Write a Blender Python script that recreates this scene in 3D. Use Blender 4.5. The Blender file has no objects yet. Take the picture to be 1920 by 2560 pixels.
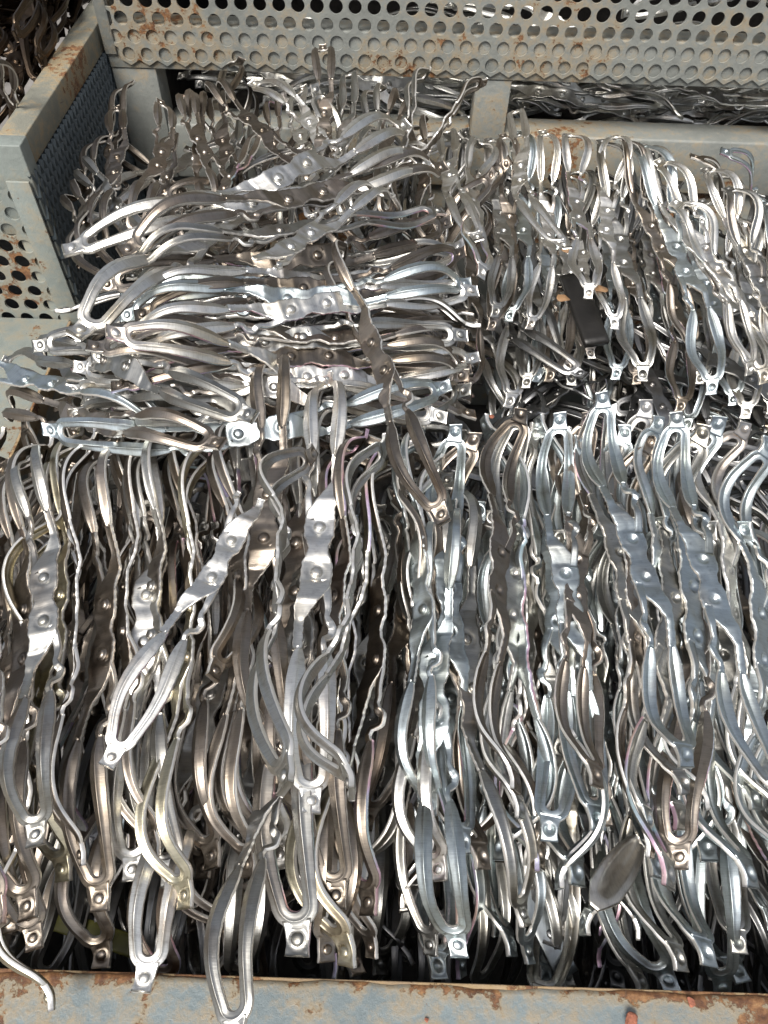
import bpy, math, random
import numpy as np
from mathutils import Matrix, Vector
random.seed(7)
R = math.radians
sc = bpy.context.scene
COL = sc.collection
# ------------------------------------------------------------------ camera, light, exposure
PITCH, ROLL, F = R(53.0), R(1.9), 1850.0          # camera looks 53 degrees below the horizon
fwd = Vector((0, math.cos(PITCH), -math.sin(PITCH)))
r0 = Vector((1, 0, 0)); u0 = r0.cross(fwd)
CR = r0*math.cos(ROLL) + u0*math.sin(ROLL)
CU = u0*math.cos(ROLL) - r0*math.sin(ROLL)
cam = bpy.data.cameras.new('camera'); camo = bpy.data.objects.new('camera', cam); COL.objects.link(camo)
m = Matrix((CR, CU, -fwd)).transposed().to_4x4(); camo.matrix_world = m
cam.sensor_fit = 'VERTICAL'; cam.sensor_height = 24; cam.lens = 24*F/2560
cam.clip_start = .01; cam.clip_end = 400
sc.camera = camo
sc.render.resolution_x = 768; sc.render.resolution_y = 1024
w = bpy.data.worlds.new('World'); sc.world = w; w.use_nodes = True
nt = w.node_tree; nt.nodes.clear()
SUN_EL, SUN_AZ = R(56), R(205)                    # azimuth clockwise from +Y
sky = nt.nodes.new('ShaderNodeTexSky'); sky.sky_type = 'NISHITA'; sky.sun_disc = False
sky.sun_elevation = SUN_EL; sky.sun_rotation = SUN_AZ; sky.air_density = 1.0; sky.dust_density = 4.0; sky.ozone_density = .6
bg = nt.nodes.new('ShaderNodeBackground'); bg.inputs[1].default_value = .105
wo = nt.nodes.new('ShaderNodeOutputWorld')
hs = nt.nodes.new('ShaderNodeHueSaturation'); hs.inputs['Saturation'].default_value = .45
nt.links.new(sky.outputs[0], hs.inputs['Color']); nt.links.new(hs.outputs[0], bg.inputs[0]); nt.links.new(bg.outputs[0], wo.inputs[0])
sl = bpy.data.lights.new('sun', 'SUN'); so = bpy.data.objects.new('sun', sl); COL.objects.link(so)
sl.energy = 3.4; sl.angle = R(24); sl.color = (1, .955, .89)
sd = Vector((math.sin(SUN_AZ)*math.cos(SUN_EL), math.cos(SUN_AZ)*math.cos(SUN_EL), math.sin(SUN_EL)))
so.rotation_euler = sd.to_track_quat('Z', 'Y').to_euler()
sc.view_settings.view_transform = 'Standard'; sc.view_settings.look = 'None'
sc.view_settings.exposure = .58; sc.view_settings.gamma = 1; sc.view_settings.use_curve_mapping = False

def ray(px, py):
    return (fwd + CR*((px-960)/F) + CU*(-(py-1280)/F))
def at(px, py, drop):
    d = ray(px, py); return d*(drop/-d.z)
def solve(A, px, py, L, zg):
    d = ray(px, py).normalized(); b = d.dot(A); c = A.dot(A)-L*L; q = b*b-c
    if q <= 0: return d*b
    q = math.sqrt(q); c1, c2 = d*(b-q), d*(b+q)
    return c1 if abs(c1.z+zg) < abs(c2.z+zg) else c2

# ------------------------------------------------------------------ tagging
def tag(o, label=None, cat=None, group=None, kind=None):
    if label: o['label'] = label
    if cat: o['category'] = cat
    if group: o['group'] = group
    if kind: o['kind'] = kind
    return o
def empty(name, mat=None):
    o = bpy.data.objects.new(name, None); o.empty_display_size = .02; COL.objects.link(o)
    if mat is not None: o.matrix_world = mat
    return o
def mesh_from(V, Fc, name, mat, smooth=True):
    me = bpy.data.meshes.new(name); me.from_pydata([tuple(v) for v in V], [], Fc)
    me.materials.append(mat)
    if smooth: me.polygons.foreach_set('use_smooth', [True]*len(me.polygons))
    me.update(); return me
def obj(name, me, parent=None, color=None):
    o = bpy.data.objects.new(name, me); COL.objects.link(o)
    if parent: o.parent = parent
    if color: o.color = color
    return o

# ------------------------------------------------------------------ materials
def nodes(name):
    mt = bpy.data.materials.new(name); mt.use_nodes = True
    t = mt.node_tree; b = t.nodes['Principled BSDF']; return mt, t, b
def N(t, k, **kw):
    n = t.nodes.new(k)
    for a, v in kw.items():
        if a.startswith('i_'): n.inputs[int(a[2:])].default_value = v
        else: setattr(n, a, v)
    return n
def ramp(t, pts, inter='LINEAR'):
    n = t.nodes.new('ShaderNodeValToRGB'); n.color_ramp.interpolation = inter
    e = n.color_ramp.elements
    while len(e) < len(pts): e.new(.5)
    for i, (p, c) in enumerate(pts):
        e[i].position = p; e[i].color = c if len(c) == 4 else (*c, 1)
    return n
def steel(name, usecolor=True, base=(.5, .48, .45)):
    mt, t, b = nodes(name); L = t.links.new
    b.inputs['Metallic'].default_value = 1.0
    tc = N(t, 'ShaderNodeTexCoord'); oi = N(t, 'ShaderNodeObjectInfo')
    # heat tint patches, shifted per piece
    off = N(t, 'ShaderNodeVectorMath', operation='ADD')
    cmb = N(t, 'ShaderNodeCombineXYZ'); ml = N(t, 'ShaderNodeMath', operation='MULTIPLY', i_1=37.0)
    L(oi.outputs['Random'], ml.inputs[0]); L(ml.outputs[0], cmb.inputs[2])
    L(tc.outputs['Object'], off.inputs[0]); L(cmb.outputs[0], off.inputs[1])
    n1 = N(t, 'ShaderNodeTexNoise'); n1.inputs['Scale'].default_value = 14; n1.inputs['Detail'].default_value = 3
    L(off.outputs[0], n1.inputs['Vector'])
    tint = ramp(t, [(.30, (.74, .68, .58)), (.42, (.97, .95, .91)), (.56, (1, 1, 1)), (.66, (.86, .79, .73)), (.74, (.70, .63, .59)), (.82, (.90, .87, .74))])
    L(n1.outputs['Fac'], tint.inputs[0])
    # fine draw lines across the strip
    mp = N(t, 'ShaderNodeMapping'); mp.inputs['Scale'].default_value = (1500, 90, 90); L(off.outputs[0], mp.inputs[0])
    n2 = N(t, 'ShaderNodeTexNoise'); n2.inputs['Scale'].default_value = 1; n2.inputs['Detail'].default_value = 2
    L(mp.outputs[0], n2.inputs['Vector'])
    n3 = N(t, 'ShaderNodeTexNoise'); n3.inputs['Scale'].default_value = 160; n3.inputs['Detail'].default_value = 5; n3.inputs['Roughness'].default_value = .65
    L(off.outputs[0], n3.inputs['Vector'])
    mx = N(t, 'ShaderNodeMix', data_type='RGBA', blend_type='MULTIPLY'); mx.inputs[0].default_value = 1
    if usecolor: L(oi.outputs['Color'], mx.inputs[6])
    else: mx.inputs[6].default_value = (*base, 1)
    L(tint.outputs[0], mx.inputs[7])
    sp = ramp(t, [(.32, (.55, .5, .45)), (.46, (1, 1, 1))]); L(n3.outputs['Fac'], sp.inputs[0])
    mx2 = N(t, 'ShaderNodeMix', data_type='RGBA', blend_type='MULTIPLY'); mx2.inputs[0].default_value = .35
    L(mx.outputs[2], mx2.inputs[6]); L(sp.outputs[0], mx2.inputs[7])
    ln = ramp(t, [(.3, (.72, .72, .72)), (.6, (1, 1, 1))]); L(n2.outputs['Fac'], ln.inputs[0])
    mx3 = N(t, 'ShaderNodeMix', data_type='RGBA', blend_type='MULTIPLY'); mx3.inputs[0].default_value = .55
    L(mx2.outputs[2], mx3.inputs[6]); L(ln.outputs[0], mx3.inputs[7])
    L(mx3.outputs[2], b.inputs['Base Color'])
    rr = N(t, 'ShaderNodeMapRange'); rr.inputs[3].default_value = .25; rr.inputs[4].default_value = .48
    L(n3.outputs['Fac'], rr.inputs[0]); L(rr.outputs[0], b.inputs['Roughness'])
    ad = N(t, 'ShaderNodeMath', operation='MULTIPLY_ADD', i_1=.45); L(n2.outputs['Fac'], ad.inputs[0])
    n3s = N(t, 'ShaderNodeMath', operation='MULTIPLY', i_1=.4); L(n3.outputs['Fac'], n3s.inputs[0]); L(n3s.outputs[0], ad.inputs[2])
    n4 = N(t, 'ShaderNodeTexNoise'); n4.inputs['Scale'].default_value = 40; L(off.outputs[0], n4.inputs['Vector'])
    ad2 = N(t, 'ShaderNodeMath', operation='MULTIPLY_ADD', i_1=.9); L(n4.outputs['Fac'], ad2.inputs[0]); L(ad.outputs[0], ad2.inputs[2])
    bp = N(t, 'ShaderNodeBump'); bp.inputs['Strength'].default_value = .25; bp.inputs['Distance'].default_value = .0005
    L(ad2.outputs[0], bp.inputs['Height']); L(bp.outputs[0], b.inputs['Normal'])
    return mt
def edge_steel():
    mt, t, b = nodes('sheared_edge'); L = t.links.new
    b.inputs['Metallic'].default_value = .85; b.inputs['Roughness'].default_value = .42
    tc = N(t, 'ShaderNodeTexCoord'); oi = N(t, 'ShaderNodeObjectInfo')
    n = N(t, 'ShaderNodeTexNoise'); n.inputs['Scale'].default_value = 16; L(tc.outputs['Object'], n.inputs['Vector'])
    ir = ramp(t, [(.34, (.78, .80, .76)), (.42, (.35, .62, .72)), (.5, (.55, .40, .78)), (.56, (.85, .35, .62)), (.64, (.80, .45, .36)), (.74, (.80, .78, .70))])
    L(n.outputs['Fac'], ir.inputs[0])
    gt = N(t, 'ShaderNodeMath', operation='GREATER_THAN', i_1=.90); L(oi.outputs['Random'], gt.inputs[0])
    mx = N(t, 'ShaderNodeMix', data_type='RGBA'); mx.inputs[6].default_value = (.82, .80, .76, 1)
    ms = N(t, 'ShaderNodeMath', operation='MULTIPLY', i_1=.55); L(gt.outputs[0], ms.inputs[0])
    L(ms.outputs[0], mx.inputs[0]); L(ir.outputs[0], mx.inputs[7]); L(mx.outputs[2], b.inputs['Base Color'])
    n2 = N(t, 'ShaderNodeTexNoise'); n2.inputs['Scale'].default_value = 500; L(tc.outputs['Object'], n2.inputs['Vector'])
    bp = N(t, 'ShaderNodeBump'); bp.inputs['Strength'].default_value = .3; bp.inputs['Distance'].default_value = .0004
    L(n2.outputs['Fac'], bp.inputs['Height']); L(bp.outputs[0], b.inputs['Normal'])
    return mt
EDGE = edge_steel()
STEEL = steel('bare_steel'); STEEL_S = steel('bare_steel_heap', False, (.26, .265, .27)); STEEL_B = steel('bare_steel_brightened', False, (.75, .76, .74)); STEEL_D = steel('oily_steel', False, (.12, .09, .065))  # rear-bin heap gets a lighter base colour to brighten it in shade

def paint(name, col, rust=.5, scale=1.0, seed=0.0, rough=.5, yellow=.5, edge=None):
    mt, t, b = nodes(name); L = t.links.new
    tc = N(t, 'ShaderNodeTexCoord'); mp = N(t, 'ShaderNodeMapping'); mp.inputs['Location'].default_value = (seed, seed*1.7, 0)
    L(tc.outputs['Object'], mp.inputs[0])
    def noise(s, d=6, r=.6):
        n = N(t, 'ShaderNodeTexNoise'); n.inputs['Scale'].default_value = s*scale; n.inputs['Detail'].default_value = d; n.inputs['Roughness'].default_value = r
        L(mp.outputs[0], n.inputs['Vector']); return n
    a = noise(9); bnz = noise(48, 12, .75); c = noise(120, 6, .7); e = noise(4.5, 4)
    base = ramp(t, [(.3, tuple(x*.68 for x in col)), (.5, col), (.7, tuple(min(1, x*1.16) for x in col))])
    am_ = N(t, 'ShaderNodeMix', data_type='FLOAT'); am_.inputs[0].default_value = .45; L(a.outputs['Fac'], am_.inputs[2]); L(bnz.outputs['Fac'], am_.inputs[3]); L(am_.outputs[0], base.inputs[0])
    rustc = ramp(t, [(.3, (.055, .028, .017)), (.45, (.12, .055, .026)), (.6, (.24, .125, .055)), (.72, (.34, .235, .12))]); L(c.outputs['Fac'], rustc.inputs[0])
    mk = N(t, 'ShaderNodeMath', operation='MULTIPLY_ADD', i_1=.55); L(bnz.outputs['Fac'], mk.inputs[0])
    m2 = N(t, 'ShaderNodeMath', operation='MULTIPLY', i_1=.55); L(e.outputs['Fac'], m2.inputs[0]); L(m2.outputs[0], mk.inputs[2])
    if edge:
        sx = N(t, 'ShaderNodeSeparateXYZ'); L(tc.outputs['Object'], sx.inputs[0]); er = N(t, 'ShaderNodeMapRange'); er.inputs[1].default_value = edge[1]; er.inputs[2].default_value = edge[2]; er.inputs[4].default_value = edge[3]
        L(sx.outputs[edge[0]], er.inputs[0]); mk0 = mk; mk = N(t, 'ShaderNodeMath', operation='ADD'); L(mk0.outputs[0], mk.inputs[0]); L(er.outputs[0], mk.inputs[1])
    th = .665 - .035*rust
    mask = ramp(t, [(th, (0, 0, 0)), (th+.012, (1, 1, 1))]); L(mk.outputs[0], mask.inputs[0])
    stain = ramp(t, [(th-.10, (0, 0, 0)), (th+.03, (1, 1, 1))]); L(mk.outputs[0], stain.inputs[0])
    mxs = N(t, 'ShaderNodeMix', data_type='RGBA'); L(base.outputs[0], mxs.inputs[6]); mxs.inputs[7].default_value = (.30, .21, .10, 1)
    sf = N(t, 'ShaderNodeMath', operation='MULTIPLY', i_1=yellow); L(stain.outputs[0], sf.inputs[0]); L(sf.outputs[0], mxs.inputs[0])
    mx = N(t, 'ShaderNodeMix', data_type='RGBA'); L(mask.outputs[0], mx.inputs[0]); L(mxs.outputs[2], mx.inputs[6]); L(rustc.outputs[0], mx.inputs[7])
    # small dark chips
    ch = ramp(t, [(.30, (1, 1, 1)), (.325, (0, 0, 0))]); L(c.outputs['Fac'], ch.inputs[0])
    mx2 = N(t, 'ShaderNodeMix', data_type='RGBA'); L(ch.outputs[0], mx2.inputs[0]); L(mx.outputs[2], mx2.inputs[6]); mx2.inputs[7].default_value = (.10, .05, .03, 1)
    L(mx2.outputs[2], b.inputs['Base Color'])
    b.inputs['Roughness'].default_value = rough
    h = N(t, 'ShaderNodeMath', operation='SUBTRACT'); L(c.outputs['Fac'], h.inputs[0]); L(mask.outputs[0], h.inputs[1])
    h2 = N(t, 'ShaderNodeMath', operation='MULTIPLY_ADD', i_1=2.0); L(bnz.outputs['Fac'], h2.inputs[0]); L(h.outputs[0], h2.inputs[2])
    bp = N(t, 'ShaderNodeBump'); bp.inputs['Strength'].default_value = .6; bp.inputs['Distance'].default_value = .0012
    L(h2.outputs[0], bp.inputs['Height']); L(bp.outputs[0], b.inputs['Normal'])
    return mt
PAINT_RIM = paint('blue_grey_paint', (.155, .19, .20), 1.0, 1.0, 3.1, .42, .85, edge=(1, .038, .050, .10))
PAINT_BIN = paint('grey_paint', (.185, .195, .182), .9, 1.0, 8.0, .5, .7)
PAINT_LEFT = paint('pale_grey_paint', (.20, .225, .21), .35, .8, 5.0, .5, .5)
PAINT_RUST = paint('rusty_edge_paint', (.30, .22, .14), 2.2, 1.0, 2.0, .75, .9)
PAINT_TOP = paint('weathered_yellowed_paint', (.17, .17, .14), .3, 1.3, 4.0, .6, .9)
PAINT_SHADE = paint('backing_shade_paint', (.010, .012, .014), -2, 1.0, 1.0, .4, .05)  # near-black: shade behind mesh and holes put into the colour
PAINT_MESH = paint('shaded_strand_paint', (.07, .09, .10), -2, 1.0, 1.0, .35, .05)  # strands coloured darker because this side of the bin lies in shade
def plain(name, col, rough=.5, metal=0, trans=0, bump=.0, sc_=60):
    mt, t, b = nodes(name); L = t.links.new
    n = N(t, 'ShaderNodeTexNoise'); n.inputs['Scale'].default_value = sc_; n.inputs['Detail'].default_value = 6
    tc = N(t, 'ShaderNodeTexCoord'); L(tc.outputs['Object'], n.inputs['Vector'])
    rp = ramp(t, [(.3, tuple(c*.6 for c in col)), (.7, tuple(min(1, c*1.25) for c in col))]); L(n.outputs['Fac'], rp.inputs[0])
    L(rp.outputs[0], b.inputs['Base Color']); b.inputs['Roughness'].default_value = rough; b.inputs['Metallic'].default_value = metal
    b.inputs['Transmission Weight'].default_value = trans
    bp = N(t, 'ShaderNodeBump'); bp.inputs['Strength'].default_value = bump; bp.inputs['Distance'].default_value = .002
    L(n.outputs['Fac'], bp.inputs['Height']); L(bp.outputs[0], b.inputs['Normal'])
    return mt
SHADE_IN = plain('inner_shade_paint', (.06, .055, .05), .8)  # interior shade put into the colour so the bins read dark inside
CONC = plain('concrete', (.16, .15, .14), .9, bump=.5, sc_=8)
YEL = plain('yellow_plastic', (.26, .25, .06), .3, trans=.2)
BLK = plain('black_rubber', (.010, .009, .008), .45, bump=.5)
LEAF = plain('dry_brown_leaf', (.24, .14, .07), .6, bump=.6)
BRICK = plain('red_brick', (.27, .10, .06), .9, bump=.8, sc_=300)

# ------------------------------------------------------------------ setting and bins
def box_mesh(name, boxes, mat, bev=.0015):
    import bmesh
    bm = bmesh.new()
    for (x0, x1, y0, y1, z0, z1) in boxes:
        r = bmesh.ops.create_cube(bm, size=1)
        bmesh.ops.scale(bm, vec=(x1-x0, y1-y0, z1-z0), verts=r['verts'])
        bmesh.ops.translate(bm, vec=((x0+x1)/2, (y0+y1)/2, (z0+z1)/2), verts=r['verts'])
    bmesh.ops.bevel(bm, geom=bm.edges[:], offset=bev, segments=2, affect='EDGES', profile=.5)
    me = bpy.data.meshes.new(name); bm.to_mesh(me); bm.free(); me.materials.append(mat)
    me.polygons.foreach_set('use_smooth', [True]*len(me.polygons))
    try: me.set_sharp_from_angle(angle=R(50))
    except Exception: pass
    return me
def hexsheet(name, O, U, V, lu, lv, pitch, rad, th, mat, ox=0, oy=0, skip=None):
    """sheet with real round holes in a staggered grid; O corner, U and V unit vectors, lu x lv long"""
    O, U, V = Vector(O), Vector(U), Vector(V); Nn = U.cross(V)
    rows = int(lv/(pitch*.866))+2; cols = int(lu/pitch)+2
    verts, faces = [], []; K = 24
    Rh = pitch/math.sqrt(3)
    for j in range(rows):
        for i in range(cols):
            cu = i*pitch + (pitch/2 if j % 2 else 0)+ox; cv = j*pitch*.866+oy
            if cu < pitch*.3 or cu > lu-pitch*.3 or cv < pitch*.0 or cv > lv: continue
            rj = rad*random.uniform(.95, 1.04); b = len(verts)
            for k in range(K):
                a = 2*math.pi*k/K
                # point on hexagon border in direction a (pointy-top hex)
                aa = ((a+math.pi/6) % (math.pi/3)) - math.pi/6
                hr = (pitch/2)/math.cos(aa)
                hu, hv = hr*math.cos(a), hr*math.sin(a)
                for (qu, qv, dn) in ((hu, hv, 0), (rj*math.cos(a), rj*math.sin(a), 0), (rj*.97*math.cos(a), rj*.97*math.sin(a), -th), (hu, hv, -th)):
                    verts.append(O+U*(cu+qu)+V*(cv+qv)+Nn*dn)
            for k in range(K):
                a0 = b+4*k; a1 = b+4*((k+1) % K)
                faces += [(a0, a1, a1+1, a0+1), (a0+1, a1+1, a1+2, a0+2), (a0+2, a1+2, a1+3, a0+3)]
    return mesh_from(verts, faces, name, mat, smooth=False)
def expanded(name, O, U, V, lu, lv, pu, pv, wd, th, mat):
    """expanded metal: diamond lattice of tilted strands"""
    O, U, V = Vector(O), Vector(U), Vector(V); Nn = U.cross(V)
    verts, faces = [], []
    def strand(p0, p1, s):
        p0 = O+U*p0[0]+V*p0[1]; p1 = O+U*p1[0]+V*p1[1]
        d = (p1-p0).normalized(); sdv = d.cross(Nn).normalized()
        a = sdv*wd*.7+Nn*(th*s); c = (Nn*wd*.35-sdv*wd*.15)
        b = len(verts)
        for p in (p0, p1):
            verts.extend([p-a-c, p+a-c, p+a+c, p-a+c])
        for k in range(4):
            faces.append((b+k, b+(k+1) % 4, b+4+(k+1) % 4, b+4+k))
    nu, nv = int(lu/pu), int(lv/pv)
    for j in range(nv*2):
        for i in range(nu+1):
            u = i*pu + (pu/2 if j % 2 else 0); v = j*pv/2
            if u > lu: continue
            strand((u, v), (min(lu, u+pu/2), v+pv/2), 1)
            if u-pu/2 >= 0: strand((u, v), (u-pu/2, v+pv/2), 1)
    return mesh_from(verts, faces, name, mat, smooth=False)

g = obj('ground', mesh_from([(-150, -150, -1.32), (150, -150, -1.32), (150, 150, -1.32), (-150, 150, -1.32)], [(0, 1, 2, 3)], 'ground', CONC)); tag(g, kind='structure')

# our bin
RY = .048                                   # inner edge of the front rim
sb = empty('scrap_bin', Matrix.Translation((.2, .5, -1.3)))
tag(sb, 'grey-blue painted steel scrap bin with a rusty chipped front rim, full of trimmings', 'metal bin')
def inbin(name, me, parent, color=None):
    o = obj(name, me); o.parent = parent; o.matrix_parent_inverse = Matrix.Translation(parent.matrix_world.translation).inverted(); return o
# front rim with slightly wavy, chipped inner edge
def rim_mesh():
    n = 160; V, Fc = [], []
    prof = [(-.16, 0), (-.004, 0), (-.0012, -.0008), (0, -.003), (0, -.012), (-.001, -.03), (-.02, -.05), (-.16, -.05)]
    rnd = random.Random(3)
    ph = [rnd.uniform(0, 6) for _ in range(6)]
    for i in range(n+1):
        x = -.5+1.5*i/n
        wv = .0006*math.sin(x*37+ph[0])+.0005*math.sin(x*91+ph[1])+.0004*math.sin(x*210+ph[2])
        zz = .0008*math.sin(x*14+ph[3])+.0003*math.sin(x*70+ph[4])
        for (py, pz) in prof: V.append((x, RY+py+(wv if py > -.05 else 0), -.6+pz+zz))
    k = len(prof)
    for i in range(n):
        for j in range(k-1): Fc.append((i*k+j, i*k+j+1, (i+1)*k+j+1, (i+1)*k+j))
    return mesh_from(V, Fc, 'rim', PAINT_RIM)
inbin('front_rim', rim_mesh(), sb)
inbin('rim_lip', box_mesh('lip', [(-.5, 1.0, RY-.0055, RY+.0012, -.6062, -.6022)], PAINT_RUST, .0008), sb)
inbin('front_panel', box_mesh('fp', [(-.5, 1.0, RY-.02, RY-.008, -1.25, -.652)], PAINT_BIN), sb)
for x0, x1 in ((-.494, -.482), (.96, .972)):
    inbin('side_panel', box_mesh('sp', [(x0, x1, RY-.005, .882, -1.25, -.752)], PAINT_BIN), sb)
for x0, x1 in ((-.62, -.4795), (.95, 1.02)):
    inbin('side_rim', box_mesh('sr', [(x0, x1, RY+.004, .884, -.75, -.72)], PAINT_LEFT), sb)
inbin('side_lip', box_mesh('sl', [(-.4792, -.4752, RY+.004, .878, -.751, -.7185)], PAINT_RUST, .001), sb)
inbin('base_plate', box_mesh('bp', [(-.5, 1.0, RY, 1.24, -1.27, -1.252)], SHADE_IN), sb)

# bin behind
PY = 1.25
bb = empty('perforated_bin', Matrix.Translation((.3, 1.6, -1.3)))
tag(bb, 'grey perforated steel bin with rust stains, standing behind the heap along the top edge', 'metal bin')
inbin('perforated_panel', hexsheet('pp', (-.452, PY, -.502), (1, 0, 0), (0, 0, 1), 1.75, .55, .0282, .0100, .003, PAINT_BIN, ox=.004, oy=.004), bb)
inbin('frame_rail', box_mesh('fr', [(-.455, 1.4, PY+.004, PY+.05, -.5205, -.4585)], PAINT_BIN), bb)
for x0, x1 in ((-.455, -.385), (.124, .180), (.86, .92)):
    inbin('post', box_mesh('po', [(x0, x1, PY+.006, PY+.06, -.70, -.5215)], PAINT_BIN), bb)
inbin('post', box_mesh('po2', [(-.455, -.437, PY+.0045, PY+.045, -.458, .05)], PAINT_BIN), bb)
for x0, x1 in ((-.385, .124), (.180, .86)):
    inbin('bottom_rail', box_mesh('br', [(x0, x1, PY+.006, PY+.07, -.70, -.606)], PAINT_BIN, .004), bb)
inbin('panel_edge', box_mesh('pe', [(-.4565, -.4385, PY-.0005, PY+.0035, -.5, .05)], PAINT_BIN), bb)
inbin('bottom_panel', box_mesh('bp2', [(-.455, 1.4, PY+.02, PY+.03, -1.25, -.7)], PAINT_BIN), bb)
inbin('rear_panel', box_mesh('rp', [(-.455, 1.4, 1.95, 1.97, -1.25, .05)], SHADE_IN), bb)
inbin('side_panel', box_mesh('rs', [(-.455, -.44, PY+.065, 1.945, -1.25, .05)], SHADE_IN), bb)
inbin('side_panel', box_mesh('rs', [(1.39, 1.4, PY+.075, 1.945, -1.25, .05)], SHADE_IN), bb)
inbin('unseen_shade_lid', box_mesh('tp', [(-.455, 1.4, PY+.055, 1.97, .052, .06)], SHADE_IN), bb)  # unseen lid added to keep daylight out of this bin
inbin('base_plate', box_mesh('bb', [(-.43, 1.38, PY+.08, 1.94, -.78, -.765)], SHADE_IN), bb)

# bin at the left
lb = empty('mesh_sided_bin', Matrix.Translation((-.8, 1.1, -1.3)))
tag(lb, 'steel bin at the left with perforated pale grey front and dark mesh side', 'metal bin')
LX, LY, LZ = -.462, .886, -.462
inbin('mesh_side', expanded('ms', (LX+.001, LY+.004, -.80), (0, 1, 0), (0, 0, 1), .75, .325, .0135, .030, .0030, .0022, PAINT_MESH), lb)
inbin('side_shade_sheet', box_mesh('bk', [(LX-.02, LX-.012, LY+.01, 1.9, -1.25, -.475)], PAINT_SHADE), lb)  # dark sheet added for the shade seen through the mesh
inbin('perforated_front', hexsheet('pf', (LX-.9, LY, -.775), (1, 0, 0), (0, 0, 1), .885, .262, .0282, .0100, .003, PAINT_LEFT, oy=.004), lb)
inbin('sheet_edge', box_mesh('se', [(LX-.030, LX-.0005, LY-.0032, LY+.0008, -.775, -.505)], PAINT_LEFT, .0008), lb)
inbin('front_shade_sheet', box_mesh('fb', [(LX-.9, LX-.03, LY+.05, LY+.056, -1.25, -.475)], PAINT_SHADE), lb)  # dark sheet added for the shade seen through the holes
inbin('front_frame', box_mesh('ff', [(LX-.9, LX+.002, LY+.0035, LY+.03, -.585, LZ)], PAINT_LEFT), lb)
inbin('front_frame', box_mesh('ff', [(LX-.045, LX+.0015, LY+.0035, LY+.028, -.98, -.5865)], PAINT_LEFT), lb)
inbin('front_frame', box_mesh('ff', [(LX-.9, LX-.0455, LY+.0037, LY+.02, -1.0, -.745)], PAINT_LEFT), lb)
inbin('top_rail', box_mesh('tr', [(LX-.035, LX, LY+.031, 1.9, -.50, LZ-.0006)], PAINT_TOP), lb)

# ------------------------------------------------------------------ the trimming: flat outline + bend map
SM = .215
SG = np.linspace(-SM, SM, 801)
class Bend:
    def __init__(s, th_pts_pos, th_pts_neg, lat, twist):
        a = np.abs(SG)
        xp = [0, .006, .010, .014, .027, .031, .043, .049, .060, .066, .084, .090, .105, .125, .145, .162, .176, .188, .198, .215]
        thp = np.interp(a, xp, th_pts_pos); thn = np.interp(a, xp, th_pts_neg)
        th = np.where(SG >= 0, thp, -thn)      # slope dz/ds
        k = np.exp(-np.linspace(-2, 2, 9)**2); k /= k.sum()
        th = np.convolve(np.pad(th, 4, mode='edge'), k, 'valid')
        th = np.radians(th); ds = SG[1]-SG[0]
        s.x = np.cumsum(np.cos(th))*ds; s.z = np.cumsum(np.sin(th))*ds
        c = len(SG)//2; s.x -= s.x[c]; s.z -= s.z[c]; s.th = th; s.lat = lat; s.tw = twist
    def map(s, P):
        P = np.asarray(P, float); S, Y, n = P[:, 0], P[:, 1], P[:, 2]
        x = np.interp(S, SG, s.x); z = np.interp(S, SG, s.z); th = np.interp(S, SG, s.th)
        tw = s.tw[0]*np.clip(S, 0, 1)/.2 + s.tw[1]*np.clip(-S, 0, 1)/.2
        y2 = Y*np.cos(tw)-n*np.sin(tw); n2 = Y*np.sin(tw)+n*np.cos(tw)
        lat = s.lat[0]*np.clip(S, 0, 1)**2 + s.lat[1]*np.clip(-S, 0, 1)**2
        return np.stack([x-np.sin(th)*n2, y2+lat, z+np.cos(th)*n2], 1)

def loft(path, wl, wr, Q, top, bot, V, Fc, thick_off=0.0):
    """path (n,2) in flat s,y ; wl/wr half widths; Q columns in -1..1; top(s,y,q) bot(s,y,q) give the normal offsets"""
    path = np.asarray(path, float); n = len(path)
    tg = np.gradient(path, axis=0); tg /= np.linalg.norm(tg, axis=1)[:, None]
    nr = np.stack([-tg[:, 1], tg[:, 0]], 1)
    b = len(V); K = len(Q)
    for i in range(n):
        ring = []
        for q in Q:
            wd = wl[i] if q < 0 else wr[i]
            p = path[i]+nr[i]*q*wd; ring.append((p[0], p[1], top(p[0], p[1], q, i)))
        for q in reversed(Q):
            wd = wl[i] if q < 0 else wr[i]
            p = path[i]+nr[i]*q*wd; ring.append((p[0], p[1], bot(p[0], p[1], q, i)))
        V.extend(ring)
    M = 2*K
    for i in range(n-1):
        for j in range(M):
            f = (b+i*M+j, b+i*M+(j+1) % M, b+(i+1)*M+(j+1) % M, b+(i+1)*M+j)
            Fc.append(SideFace(f) if j in (K-1, M-1) else f)
    for i, fl in ((0, 1), (n-1, 0)):
        for j in range(K-1):
            f = (b+i*M+j, b+i*M+j+1, b+i*M+M-2-j, b+i*M+M-1-j); Fc.append(f if fl else f[::-1])

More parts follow.
